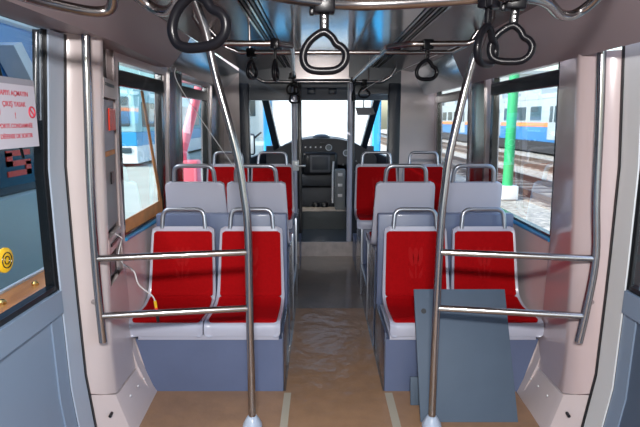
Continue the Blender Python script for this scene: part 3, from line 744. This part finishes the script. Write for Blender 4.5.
# yellow door button
bt = empty('door_button', (-1.150, 1.82, 1.10), 'round yellow button on the left door glass at the picture edge', 'button')
bt.rotation_euler = (R(90), 0, R(90))
bm = BM(); lathe(bm, (0, 0, 0), [(.046, 0), (.046, .008), (.040, .012)], 28); link('disc', bm, 'yellow', bt)
for r_ in (.028, .014):
    bm = BM(); tube(bm, [(r_*math.cos(a), r_*math.sin(a), .0125) for a in [2*math.pi*k/24 for k in range(24)]], .0022, 6, closed=True); link('ring_mark', bm, 'black', bt)
# diagonal rod outside
bm = BM(); tube(bm, [(-1.20, 1.93, 2.02), (-1.20, 2.10, 1.45)], .006, 8); tag(link('seal_strip', bm, 'black', None), 'thin dark slanting strip on the left door glass beside the notice', 'strip')

# ------------------------------------------------------------------ outside
GZ = -.40
bm = BM(); box(bm, -80, 3.6, -30, 120, GZ-.1, GZ); struct(link('floor_yard', bm, 'concrete'))
bm = BM(); box(bm, 3.6, 90, -30, 120, GZ-.1, GZ-.02); tag(link('gravel_bed', bm, 'gravel'), 'pale gravel ballast ground beyond the right windows', 'gravel')['kind'] = 'stuff'
tr = 0
for xa, lb in ((5.6, 'nearest rusty railway track on the gravel beyond the right windows'), (9.2, 'farther rusty railway track in front of the blue train')):
    t_ = empty('railway_track', (xa, 0, GZ), lb, 'railway track')
    bm = BM(); box(bm, -.35, 1.8, -10, 80, -.02, .0); link('ballast', bm, 'ballast_dark', t_)
    for x in (0, 1.44):
        bm = BM(); box(bm, x-.04, x+.04, -10, 80, .03, .17); box(bm, x-.09, x+.09, -10, 80, .0, .04); link('steel_rail', bm, 'rail', t_)
    bm = BM()
    for k in range(100): box(bm, -.3, 1.75, -8+k*.8, -7.78+k*.8, -.01, .02)
    link('sleepers', bm, 'sleeper', t_)
def train(name, x0, x1, y0, y1, label, cat, scheme, face, nwin=10, zt=3.4, step=None):
    """long rail vehicle; face = side (+1/-1) that looks at us"""
    cx, cy = (x0+x1)/2, (y0+y1)/2; root = empty(name, (cx, cy, GZ), label, cat)
    hx, hy = (x1-x0)/2, (y1-y0)/2
    for (nm, z0, z1, m) in scheme:
        bm = BM(); box(bm, -hx, hx, -hy, hy, z0, z1, .03, 1); link(nm, bm, m, root)
    return root, hx, hy
t1, hx, hy = train('passenger_train', 13.2, 16.0, 2, 60, 'white train with blue lower body and orange stripe beyond the tracks', 'train',
  [('undercarriage', .1, .75, 'undercarriage'), ('lower_body', .75, 1.62, 'tram_blue'), ('stripe', 1.62, 1.86, 'tram_orange'), ('upper_body', 1.86, 3.25, 'tram_grey'), ('roof', 3.25, 3.55, 'tram_grey')], -1)
for k in range(24):
    y = -hy+1.2+k*2.35
    if k % 4 == 3:
        bm = BM(); box(bm, -hx-.04, -hx+.02, y-.1, y+1.3, .9, 3.0, .02, 1); link('door', bm, 'tram_grey', t1)
        bm = BM(); box(bm, -hx-.06, -hx, y+.1, y+.5, 1.9, 2.8, .02, 1); box(bm, -hx-.06, -hx, y+.7, y+1.1, 1.9, 2.8, .02, 1); link('door_window', bm, 'tram_glass', t1)
    else:
        bm = BM(); box(bm, -hx-.03, -hx+.02, y, y+1.6, 2.0, 2.85, .03, 1); link('window', bm, 'tram_glass', t1)
for k in range(8):
    bm = BM(); box(bm, -.9, .9, -hy+3+k*7, -hy+6.2+k*7, 3.55, 4.0, .05, 1); link('roof_box', bm, 'tram_grey', t1)
# green pole
gp = empty('catenary_pole', (4.85, 13.3, GZ), 'green round line pole on a white footing beyond the right window', 'pole')
bm = BM(); cyl(bm, (0, 0, 0), (0, 0, 9), .13, 20, r2=.11); link('shaft', bm, 'pole_green', gp)
bm = BM(); box(bm, -.22, .22, -.22, .22, 0, .35, .02); link('footing', bm, 'white', gp)
bm = BM(); tube(bm, [(0, 0, 7.8), (-4, 0, 8.2)], .05, 10); link('bracket_arm', bm, 'pole_green', gp)
bm = BM(); random.seed(3)
for k in range(220):
    x = 4.2+random.random()*1.0; y = 2.4+random.random()*5; h = .06+random.random()*.12; a = random.random()*6
    v = [bm.verts.new((x+.02*math.cos(a), y+.02*math.sin(a), GZ-.02)), bm.verts.new((x-.02*math.cos(a), y-.02*math.sin(a), GZ-.02)), bm.verts.new((x+.05*math.sin(a), y, GZ+h))]; bm.faces.new(v)
tag(link('weeds', bm, 'weeds', smooth=0), 'yellow-green weeds growing in the gravel beside the right door', 'weeds')['kind'] = 'stuff'

# neighbouring tram outside the left door
t2, hx, hy = train('neighbouring_tram', -5.9, -3.35, -9.0, 6.9, 'pale tram with dark windows standing close outside the left door', 'tram',
  [('skirt', .12, 1.2, 'tram_pale'), ('window_band', 1.2, 2.3, 'navy'), ('upper_body', 2.3, 3.02, 'tram_blue'), ('roof_edge', 3.02, 3.45, 'tram_white')], 1)
for y in (3.8, 6.6):
    bm = BM(); prism(bm, [(y-.75, 1.30), (y-.85, 1.40), (y-.85, 2.15), (y-.75, 2.25), (y+.75, 2.25), (y+.85, 2.15), (y+.85, 1.40), (y+.75, 1.30)], hx-.02, hx+.02, 'x'); link('window', bm, 'black_glossy', t2)
for y in (3.9, 5.6, 7.2):
    bm = BM(); box(bm, hx-.01, hx+.012, y-.012, y+.012, .15, 1.2); link('panel_seam', bm, 'tram_grey', t2)
bm = BM()
for k in range(3): box(bm, hx+.02, hx+.03, 6.55, 7.0, 1.40+.11*k, 1.46+.11*k)
box(bm, hx+.02, hx+.03, 6.55, 6.65, 1.51, 1.66); box(bm, hx+.02, hx+.03, 6.9, 7.0, 1.40, 1.55); link('red_emblem', bm, 'orange_red', t2)
bm = BM(); prism(bm, [(6.5, 2.75), (7.0, 2.15), (7.25, 2.18), (7.3, 2.35), (6.95, 2.45), (6.65, 2.8)], hx+.02, hx+.25, 'x'); link('wing_mirror', bm, 'white', t2)
bm = BM(); box(bm, -.9, .7, -7, 7.4, 3.45, 4.3, .05, 1); link('roof_box', bm, 'tram_grey', t2)  # unseen box added above the roof to keep low sun out
# orange ledge outside the door, bright by its colour instead of sunlight
lg = empty('door_step_ledge', (-1.52, 2.4, .735), 'bright orange ledge with brass studs and pale edges outside the left door', 'ledge')
bm = BM(); box(bm, -.10, .10, -1.4, 1.05, -.03, 0, .003); link('board', bm, 'orange_wood', lg)
bm = BM(); box(bm, -.115, -.09, -1.4, 1.05, -.035, .014, .004); box(bm, .09, .115, -1.4, 1.05, -.035, .014, .004); link('edge_strip', bm, 'tram_white', lg)
for k in range(8):
    bm = BM(); lathe(bm, (0, -1.2+k*.29, 0), [(.018, 0), (.018, .012), (.010, .022)], 14); link('stud', bm, 'brass', lg)
bm = BM(); box(bm, -.02, .02, -1.3, -1.26, -1.2, -.03); box(bm, -.02, .02, .9, .94, -1.2, -.03); link('support', bm, 'undercarriage', lg)

# distant blue and white tram and buildings to the left
t3, hx, hy = train('distant_tram', -10.6, -7.9, 22.5, 40, 'white and bright blue tram parked beyond the left window', 'tram',
  [('lower_body', .15, .9, 'tram_white'), ('blue_band', .9, 1.5, 'tram_cyan'), ('upper_body', 1.5, 3.3, 'wall_teal')], 1)
bm = BM(); box(bm, -hx+.25, hx-.25, -hy-.05, -hy+.02, 1.75, 3.0, .05, 1); link('windshield', bm, 'tram_glass', t3)
for x in (-.9, .9):
    bm = BM(); box(bm, x-.2, x+.2, -hy-.06, -hy+.02, .6, .85, .03, 1); link('headlight', bm, 'tram_glass', t3)
for k in range(7):
    bm = BM(); box(bm, hx-.02, hx+.03, -hy+.8+k*2.3, -hy+2.6+k*2.3, 1.7, 2.8, .03, 1); link('window', bm, 'tram_glass', t3)
for (x0, x1, y0, y1, h, m, lb) in ((-40, -14, 48, 60, 9, 'wall_teal', 'pale teal depot building far beyond the left windows'), (-10, 2, 62, 75, 7, 'wall_pale', 'pale depot building seen past the left side of the cab'), (14, 60, 70, 80, 8, 'wall_pale', 'pale building beyond the tracks at the far right')):
    b_ = empty('depot_building', ((x0+x1)/2, (y0+y1)/2, GZ), lb, 'building')
    bm = BM(); box(bm, -(x1-x0)/2, (x1-x0)/2, -(y1-y0)/2, (y1-y0)/2, 0, h); link('wall', bm, m, b_)
    bm = BM(); box(bm, -(x1-x0)/2-.3, (x1-x0)/2+.3, -(y1-y0)/2-.3, (y1-y0)/2+.3, h, h+.4); link('roof', bm, 'tram_grey', b_)
    for k in range(int((x1-x0)/3)):
        bm = BM(); xx = -(x1-x0)/2+1+k*3; box(bm, xx, xx+1.4, -(y1-y0)/2-.06, -(y1-y0)/2+.02, 2.5, 4.5); link('window', bm, 'tram_glass', b_)
# pink slanting pole outside the left second window
pp = empty('pink_barrier_arm', (-3.1, 12.0, GZ), 'salmon pink slanting post outside the second left window', 'post')
bm = BM(); tube(bm, [(-.10, 0, 1.0), (-.08, 0, 1.3), (.20, 0, 2.2), (.48, 0, 3.07), (.90, 0, 4.4)], .11, 14); link('arm', bm, 'pole_pink', pp)
bm = BM(); box(bm, -.4, .3, -.2, .2, 0, 1.1, .04); link('housing', bm, 'pole_pink', pp)
# tram straight ahead
t4, hx, hy = train('tram_ahead', -1.35, 1.45, 12.5, 26, 'white tram standing ahead, seen through the windshield', 'tram',
  [('lower_body', .1, 1.2, 'tram_cyan'), ('upper_body', 1.2, 3.7, 'tram_white')], 1)
bm = BM(); box(bm, -hx+.22, hx-.22, -hy-.04, -hy+.02, 1.25, 3.3, .04, 1); link('front_panel', bm, 'white', t4)
for x in (-hx+.10, hx-.10):
    bm = BM(); box(bm, x-.10, x+.10, -hy-.05, -hy+.02, 1.0, 3.7, .03, 1); link('corner_stripe', bm, 'tram_cyan', t4)
